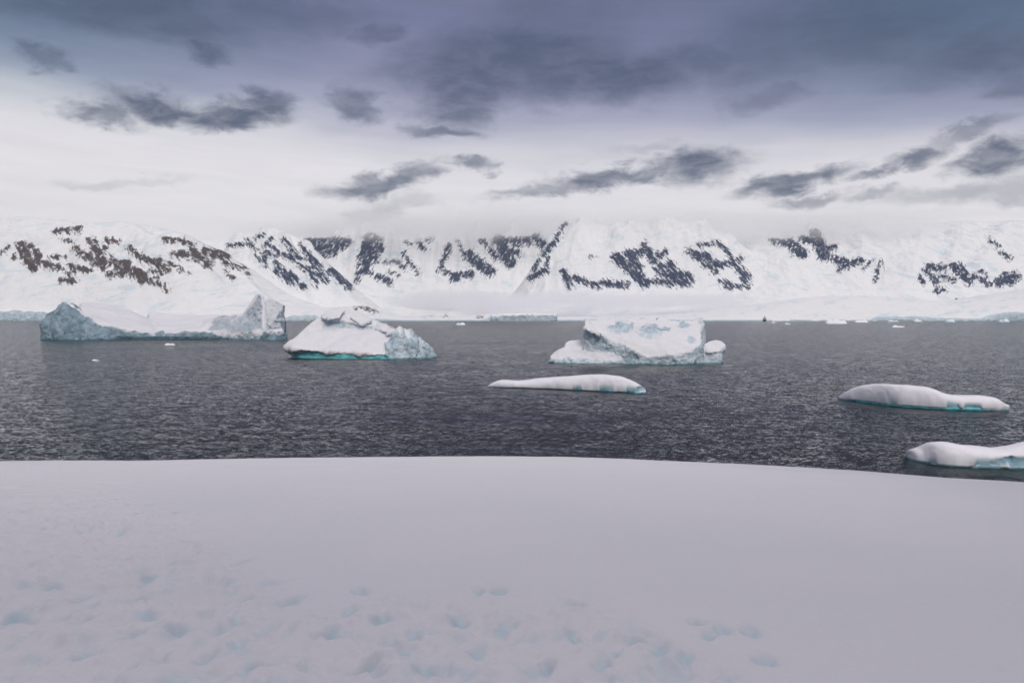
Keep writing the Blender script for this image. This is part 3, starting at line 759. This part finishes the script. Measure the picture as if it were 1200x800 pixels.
# --- small ice far out
def chunk(name, label, cat, x0, x1, py_w, py_t, seed, tops, teal=0.3, depth=0.5, group='small ice pieces far out'):
    """tops: (fraction along, fraction of height)"""
    d0 = dist_of(py_w); w = (x1 - x0) / F * d0
    Q = lambda px, py, dd: P(px, py, d0 + dd)
    B = base(d0, -w * 0.08)
    dp = w * depth; hulls = []
    ht = py_w - py_t
    fr = [0.0] + [t[0] for t in tops] + [1.0]
    for k, (f, hh) in enumerate(tops):
        a = x0 + (x1 - x0) * max(fr[k] - 0.02, 0); c = x0 + (x1 - x0) * min(fr[k + 2] + 0.02, 1); mid = x0 + (x1 - x0) * f
        hulls.append([B(a, dp * 0.2), B(mid, -dp * 0.3), B(c, dp * 0.2), B(mid, dp), Q(a + (mid - a) * 0.15, py_w - ht * hh * 0.25, dp * 0.2), Q(mid - (mid - a) * 0.25, py_w - ht * hh, dp * 0.35),
                      Q(mid + (c - mid) * 0.3, py_w - ht * hh * 0.93, dp * 0.4), Q(c - (c - mid) * 0.15, py_w - ht * hh * 0.3, dp * 0.2), Q(mid, py_w - ht * hh * 0.7, dp * 0.8)])
    me = remeshed(name, hulls, w / 70, 2)
    V = coords(me)
    poly = [(x0 - 1, py_w + 2), (x0 - 1, py_w - ht * 0.6), (x0 + (x1 - x0) * 0.35, py_w - ht * 0.45), (x1 + 1, py_w - ht * 0.25), (x1 + 1, py_w + 2)]
    o = finish_berg(name, me, ice_material(name + '_ice', w / 60, (0.14, 0.34, 0.42), (0.45, 0.62, 0.70), max(w * 0.015, 0.1), (0.82, 0.81, 0.84)), [(poly, teal)], w * 0.03, w * 0.14, seed, 0.3)
    return tag(o, label, cat, group)

GS = 'small ice pieces far out'
chunk('ice_floe', 'small white floe adrift below the foot of the right glacier, alone in open water', 'ice floe', 1045, 1061, 383.6, 380.8, 101, [(0.22, 1), (0.6, 0.6)], 0.1)
chunk('iceberg_fragment', 'broken ice lump with a turquoise cave at its left end by the far shore', 'ice lump', 967, 993, 379.6, 374.0, 102, [(0.15, 0.95), (0.5, 1.0), (0.85, 0.7)], 0.4)
chunk('iceberg_fragment', 'two-humped white ice lump right of the turquoise-caved lump', 'ice lump', 1001, 1018, 377.9, 374.2, 103, [(0.28, 0.8), (0.75, 1.0)], 0.2)
chunk('ice_floe', 'flat white floe under the low grey ice cliffs by the far shore', 'ice floe', 1040, 1054, 376.9, 375.1, 104, [(0.3, 1), (0.7, 0.7)], 0.2)
chunk('iceberg_fragment', 'pale rounded ice lump between the grey ice cliffs and the vivid blue lump', 'ice lump', 1070, 1081, 377.2, 373.6, 105, [(0.45, 1), (0.8, 0.6)], 0.6)
chunk('iceberg_fragment', 'vivid blue ice lump by the far shore at right', 'ice lump', 1107, 1120, 378.2, 373.6, 106, [(0.35, 0.85), (0.7, 1.0)], 1.0)
chunk('iceberg_fragment', 'blue-grey ice lump under the dark rimmed ice cliff near the right edge', 'ice lump', 1169, 1184, 377.8, 373.4, 107, [(0.3, 0.7), (0.7, 1.0)], 1.0)
chunk('ice_floe', 'tiny white floe just right of the ship', 'ice floe', 903.5, 909.5, 378.3, 376.9, 108, [(0.4, 1), (0.7, 0.8)], 0.1)
chunk('ice_floe', 'tiny white floe, second one right of the ship', 'ice floe', 919, 927, 379.8, 378.4, 109, [(0.4, 1), (0.7, 0.7)], 0.1)
chunk('ice_floe', 'small turquoise and white floe in open water left of the flat-topped iceberg', 'ice floe', 533, 546, 381.0, 377.8, 110, [(0.35, 0.8), (0.7, 1.0)], 0.7)
chunk('ice_floe', 'sliver of white ice in the water under the long left iceberg', 'ice floe', 192, 206, 404.3, 402.2, 111, [(0.3, 1), (0.7, 0.8)], 0.0)
chunk('ice_floe', 'small flat scrap of white ice low in the water at far left', 'ice floe', 107, 117, 422.6, 420.9, 112, [(0.4, 1), (0.7, 0.6)], 0.0)
def tabular():
    d0 = 6300.0
    B = base(d0, -12); Q = lambda px, py, dd: P(px, py, d0 + dd)
    me = remeshed('tabular', [[B(575,0),B(652,0),B(652,220),B(575,220),Q(575.5,370.5,0),Q(590,368.5,20),Q(615,367.2,10),Q(652,368.2,0),Q(652,368.2,200),Q(577,370,200)],
                              [B(570,20),B(592,5),B(590,150),Q(572,373,30),Q(588,370.5,20),Q(590,370,150)]], 4.5, 1)
    o = finish_berg('tabular_iceberg', me, M_SHORE, [([(560,380),(560,369),(590,369),(615,368.3),(656,369),(656,380)], 0.9)], 12.0, 45.0, 121, 0.05)
    tag(o, 'flat-topped blue-grey iceberg with a sheer right end in front of the low fog', 'iceberg', 'icebergs by the far shore')
tabular()

# ------------------------------------------------------------------ the ship
def ship():
    d0 = 5750.0
    x, y, _ = P(896, 376, d0)
    root = tag(bpy.data.objects.new('ship', None), 'small distant ship with a dark hull and pale decks by the far shore', 'ship')
    COL.objects.link(root); root.location = (x, y, 0); root.rotation_euler = (0, 0, math.radians(-14))
    dark = plain('dark_hull_paint', (0.03, 0.035, 0.045)); pale = plain('pale_deck_paint', (0.34, 0.35, 0.36)); grey = plain('grey_mast_paint', (0.10, 0.10, 0.11))
    # hull lofted along local y (bow towards the camera)
    st = [(-56, 0.4, 13), (-50, 5, 12), (-38, 10, 11), (-15, 12, 10), (30, 12, 10), (48, 10.5, 10.5), (54, 9, 11)]
    V = []
    for yy, w, h in st:
        V += [(-w, yy, h), (-w * 0.95, yy, 4), (-w * 0.7, yy, -2), (w * 0.7, yy, -2), (w * 0.95, yy, 4), (w, yy, h), (w * 0.9, yy, h), (-w * 0.9, yy, h)]
    me = grid_mesh('hull', np.array(V, float), len(st), 8, wrap=True, sm=False, flip=True)
    bm = bmesh.new(); bm.from_mesh(me); bmesh.ops.holes_fill(bm, edges=[e for e in bm.edges if e.is_boundary], sides=0); bm.to_mesh(me); bm.free()
    link('hull', me, dark, root)
    def boxes(name, bs, mat):
        bm = bmesh.new()
        for (x0, x1, y0, y1, z0, z1) in bs:
            r = bmesh.ops.create_cube(bm, size=1.0)
            for v in r['verts']: v.co = Vector(((v.co.x + .5) * (x1 - x0) + x0, (v.co.y + .5) * (y1 - y0) + y0, (v.co.z + .5) * (z1 - z0) + z0))
        bmesh.ops.bevel(bm, geom=bm.edges[:], offset=0.5, segments=1, affect='EDGES')
        m = bpy.data.meshes.new(name); bm.to_mesh(m); bm.free()
        return link(name, m, mat, root)
    boxes('superstructure', [(-11, 11, -30, 44, 9.8, 15), (-10.5, 10.5, -26, 40, 14.8, 19), (-9, 9, -22, 30, 18.8, 23), (-11, 11, -21, -15, 22.8, 26)], pale)
    boxes('bridge_window', [(-10, 10, -21.6, -20.9, 23.6, 25.2)], dark)
    boxes('funnel', [(-3.5, 3.5, 12, 20, 22.8, 31)], grey)
    boxes('mast', [(-1.0, 1.0, -16, -14, 25.8, 44), (-5, 5, -15.6, -14.4, 36, 37)], grey)
ship()

# ------------------------------------------------------------------ low fog and the cloud on the summits
def fog_box(name, x0, x1, y0, y1, z0, z1, dens, colour, nscale, thr, edge, label_kind='stuff', tops=None):
    me = bpy.data.meshes.new(name)
    v = [(x, y, z) for z in (z0, z1) for y in (y0, y1) for x in (x0, x1)]
    me.from_pydata(v, [], [(0, 2, 3, 1), (4, 5, 7, 6), (0, 1, 5, 4), (2, 6, 7, 3), (0, 4, 6, 2), (1, 3, 7, 5)])
    m, t = new_mat(name + '_vapour')
    tc = t.n('ShaderNodeTexCoord')
    g = tc.outputs['Generated']; p = tc.outputs['Object']
    n = t.noise(t.mapping(p, scale=(nscale[0], nscale[1], nscale[2])), 1.0, 5, 0.55, 0.3)
    sx = t.n('ShaderNodeSeparateXYZ', {0: g})
    def fade(c, a, b): return t.m('MULTIPLY', t.step(c, 0.0, a), t.step(c, 1.0, 1.0 - b))
    nn = t.m('MULTIPLY', t.m('SUBTRACT', n, 0.5), edge[3])
    zz = t.m('ADD', sx.outputs[2], nn)
    e = t.m('MULTIPLY', fade(sx.outputs[0], edge[0], edge[0]), fade(sx.outputs[1], edge[1], edge[1]))
    e = t.m('MULTIPLY', e, t.m('MULTIPLY', t.step(zz, 0.0, edge[2][0]), t.step(zz, 1.0, 1 - edge[2][1])))
    d = t.m('MULTIPLY', t.step(t.m('ADD', n, t.m('MULTIPLY_ADD', e, 0.5, -0.5)), thr[0], thr[1]), e)
    d = t.m('MULTIPLY', d, dens)
    s = t.n('ShaderNodeVolumePrincipled', {'Color': (*colour, 1), 'Density': d, 'Anisotropy': 0.0})
    t.n('ShaderNodeOutputMaterial', {'Volume': s.outputs[0]})
    o = link(name, me, m)
    return tag(o, kind=label_kind)

fog_box('fog', -1900, 3000, 7560, 8300, 50, 375, 0.0085, (0.97, 0.965, 0.985), (0.0014, 0.0025, 0.012), (0.15, 0.60), (0.24, 0.3, (0.30, 0.55), 1.25))
fog_box('cloud', -4800, 7600, 8650, 12200, 760, 1560, 0.0021, (1.0, 1.0, 1.0), (0.00075, 0.0007, 0.0020), (0.12, 0.60), (0.30, 0.15, (0.35, 0.60), 0.35))

# haze
def haze():
    me = bpy.data.meshes.new('haze')
    x, y0, y1, z0, z1 = 12500, -300, 13000, -31.5, 1650
    v = [(a, b, c) for c in (z0, z1) for b in (y0, y1) for a in (-x, x)]
    me.from_pydata(v, [], [(0, 2, 3, 1), (4, 5, 7, 6), (0, 1, 5, 4), (2, 6, 7, 3), (0, 4, 6, 2), (1, 3, 7, 5)])
    m, t = new_mat('pale_air')
    s = t.n('ShaderNodeVolumePrincipled', {'Color': (0.95, 0.97, 1.0, 1), 'Density': 1.2e-5, 'Anisotropy': 0.0})
    t.n('ShaderNodeOutputMaterial', {'Volume': s.outputs[0]})
    tag(link('haze', me, m), kind='stuff')
haze()

# ------------------------------------------------------------------ sky
SUN_EL, SUN_AZ = math.radians(35), math.radians(169)     # azimuth from +y towards +x
def sky():
    w = bpy.data.worlds.new('World'); sc.world = w; w.use_nodes = True
    t = NT(w.node_tree)
    STR = 0.1
    nish = t.n('ShaderNodeTexSky', sky_type='NISHITA', sun_disc=False)
    nish.sun_elevation = SUN_EL; nish.sun_rotation = SUN_AZ
    g = t.n('ShaderNodeTexCoord').outputs['Generated']
    v = t.v('NORMALIZE', g)
    s = t.n('ShaderNodeSeparateXYZ', {0: v})
    az = t.m('ARCTAN2', s.outputs[0], s.outputs[1])
    el = t.m('ARCSINE', s.outputs[2])
    # cloud deck
    q = t.n('ShaderNodeCombineXYZ', {0: az, 1: el, 2: 0.0}).outputs[0]
    warp = t.noise(t.mapping(q, scale=(5, 13, 1)), 1.0, 5, 0.55, 0.2, 'Color')
    warp2 = t.noise(t.mapping(q, scale=(26, 46, 1)), 1.0, 6, 0.65, 0.3, 'Color')
    wv = t.v('MULTIPLY', t.v('SUBTRACT', warp, (0.5, 0.5, 0.5)), (0.16, 0.06, 0))
    wv2 = t.v('MULTIPLY', t.v('SUBTRACT', warp2, (0.5, 0.5, 0.5)), (0.065, 0.038, 0))
    qw = t.v('ADD', q, t.v('ADD', wv, wv2))
    big = t.noise(t.mapping(q, scale=(2.2, 9, 1)), 1.0, 4, 0.5, 0.4)
    # elevation, pushed up to the right where the deck hangs lower
    e2 = t.m('ADD', el, t.m('MULTIPLY', t.m('SUBTRACT', t.m('MINIMUM', t.m('MAXIMUM', az, -0.8), 0.8), 0.0), 0.055))
    e2 = t.m('ADD', e2, t.m('MULTIPLY', t.m('SUBTRACT', big, 0.5), 0.10))
    k = t.m('MULTIPLY', e2, 1 / (math.pi / 2), clamp=True)
    deg = lambda d: d / 90.0
    stops = [(0.0, lin(226, 223, 222)), (deg(7), lin(232, 230, 228)), (deg(10), lin(229, 227, 227)), (deg(12), lin(209, 209, 213)), (deg(14), lin(168, 170, 189)),
             (deg(16.5), lin(139, 143, 168)), (deg(20), lin(116, 122, 151)), (deg(26), lin(100, 107, 134)), (deg(38), lin(150, 153, 168)), (deg(55), lin(229, 226, 225)), (deg(90), lin(242, 238, 236))]
    base_c = t.ramp(k, stops)
    # darker deck low down behind the camera
    bk = t.m('MULTIPLY', t.step(t.m('ABSOLUTE', az), 0.9, 2.0), t.step(el, 0.95, 0.5))
    base_c = t.mix(t.m('MULTIPLY', bk, 0.55), base_c, lin(120, 124, 140))
    # hue: lilac in the middle, teal-grey towards both sides
    side = t.step(t.m('ABSOLUTE', t.m('SUBTRACT', az, -0.02)), 0.12, 0.55)
    up = t.m('MULTIPLY', t.step(el, 0.19, 0.33), t.step(el, 0.75, 0.48))
    tint = t.mix(t.m('MULTIPLY', side, up), (1.0, 0.99, 1.04), (0.55, 0.73, 0.76))
    base_c = t.v('MULTIPLY', base_c, tint)
    # separate dark clouds: (px, py, rx, ry, tilt, weight)
    clouds = [(110,124,48,15,0,1),(185,116,75,15,.05,1),(275,132,78,14,-.08,1),(318,117,40,14,0,.9),(250,55,40,12,0,.8),(435,38,34,13,0,.6),(42,69,36,10,.1,.7),(40,62,40,8,0,.4),
              (150,14,190,26,0,.7),(320,12,120,22,0,.5),(600,76,150,44,-.1,.85),(545,108,70,28,-.1,.85),(700,95,128,30,-.06,.85),(520,146,48,9,0,.8),(418,120,34,19,0,.75),
              (445,213,76,13,-.22,.95),(553,201,26,9,-.1,.8),(640,222,70,8,-.14,.7),(702,206,80,13,-.14,1),(765,202,44,12,-.1,.9),(826,190,62,20,-.12,1),(925,208,74,12,-.18,1),(1060,190,40,9,-.1,.95),
              (1016,204,28,7,0,.8),(1172,188,54,19,-.1,1),(945,230,54,8,-.05,.7),(1120,162,80,9,-.2,.6),(1000,36,120,34,0,.6),(1130,64,150,26,0,.65),(900,60,90,40,0,.5),(820,70,60,22,0,.6),
              (1190,95,60,16,0,.6),(1040,226,50,7,0,.5),(145,213,60,6,-.2,.22),(440,246,60,10,-.35,.35),(470,236,50,7,0,.3),(660,12,90,22,0,.4),(910,112,50,12,0,.45),(1150,228,120,12,0,.45),(760,170,50,8,0,.25)]
    acc = None
    for px, py, rx, ry, rot, wt in clouds:
        a = math.atan((px - CX) / F); e = math.atan((HY - py) / F * math.cos(a))
        mp = t.mapping(qw, loc=(a, e, 0), rot=(0, 0, -rot), scale=(rx / F * 1.35 * math.cos(a) ** 2, ry / F * 1.5, 1), typ='TEXTURE')
        gr = t.n('ShaderNodeTexGradient', {'Vector': mp}, gradient_type='SPHERICAL').outputs['Fac']
        gr = t.m('MULTIPLY', t.step(gr, 0.0, 0.78), wt)
        acc = gr if acc is None else t.m('MAXIMUM', acc, gr)
    # scattered scud everywhere else (also behind the camera)
    scud = t.step(t.noise(t.mapping(g, scale=(3.5, 3.5, 11)), 1.0, 6, 0.55, 0.4), 0.55, 0.75)
    behind = t.step(t.m('ABSOLUTE', az), 0.62, 0.9)
    scud = t.m('MULTIPLY', t.m('MULTIPLY', scud, behind), 0.7)
    tex = t.noise(t.mapping(q, scale=(18, 55, 1)), 1.0, 6, 0.62, 0.4)
    acc = t.m('MAXIMUM', acc, scud)
    dens = t.m('MULTIPLY', acc, t.m('MULTIPLY_ADD', t.step(tex, 0.25, 0.65), 0.35, 0.70))
    dark = t.v('MULTIPLY', base_c, (0.30, 0.34, 0.40))
    flat = t.mix(0.75, dark, lin(70, 82, 108))
    cl = t.mix(t.m('MULTIPLY', dens, 0.95), base_c, flat)
    # thin streaks
    st = t.noise(t.mapping(q, scale=(6, 60, 1), rot=(0, 0, 0.06)), 1.0, 6, 0.6, 0.5)
    cl = t.v('MULTIPLY', cl, t.ramp(t.step(st, 0.2, 0.8), [(0, (0.95, 0.95, 0.96)), (1, (1.04, 1.04, 1.04))]))
    clx = t.n('ShaderNodeVectorMath', {0: cl, 'Scale': t.m('MULTIPLY_ADD', t.step(el, 0.5, 0.9), 0.18 / STR, 0.82 / STR)}, operation='SCALE')
    final = t.mix(0.96, nish.outputs[0], clx.outputs[0])
    bg = t.n('ShaderNodeBackground', {'Color': final, 'Strength': STR})
    t.n('ShaderNodeOutputWorld', {'Surface': bg.outputs[0]})
    w.cycles.sampling_method = 'MANUAL'; w.cycles.sample_map_resolution = 1024
sky()

L = bpy.data.lights.new('sun', 'SUN'); L.energy = 1.4; L.angle = math.radians(20); L.color = (1.0, 0.94, 0.88)
so = bpy.data.objects.new('sun', L); COL.objects.link(so)
d = Vector((math.sin(SUN_AZ) * math.cos(SUN_EL), math.cos(SUN_AZ) * math.cos(SUN_EL), math.sin(SUN_EL)))
so.rotation_euler = d.to_track_quat('Z', 'Y').to_euler()

# ------------------------------------------------------------------ camera, render
cam = bpy.data.cameras.new('camera'); co = bpy.data.objects.new('camera', cam); COL.objects.link(co)
co.location = (0, 0, H); co.rotation_euler = (math.radians(90), 0, 0)
cam.sensor_width = 36; cam.lens = 28.0; cam.shift_y = -(400 - HY) / 1200.0
cam.clip_start = 0.1; cam.clip_end = 60000
sc.camera = co
vs = sc.view_settings
vs.view_transform = 'Standard'; vs.look = 'None'; vs.gamma = 1.0; vs.exposure = 0.28; vs.use_curve_mapping = False
sc.cycles.max_bounces = 14; sc.cycles.volume_bounces = 12; sc.cycles.use_denoising = True
sc.cycles.volume_max_steps = 256
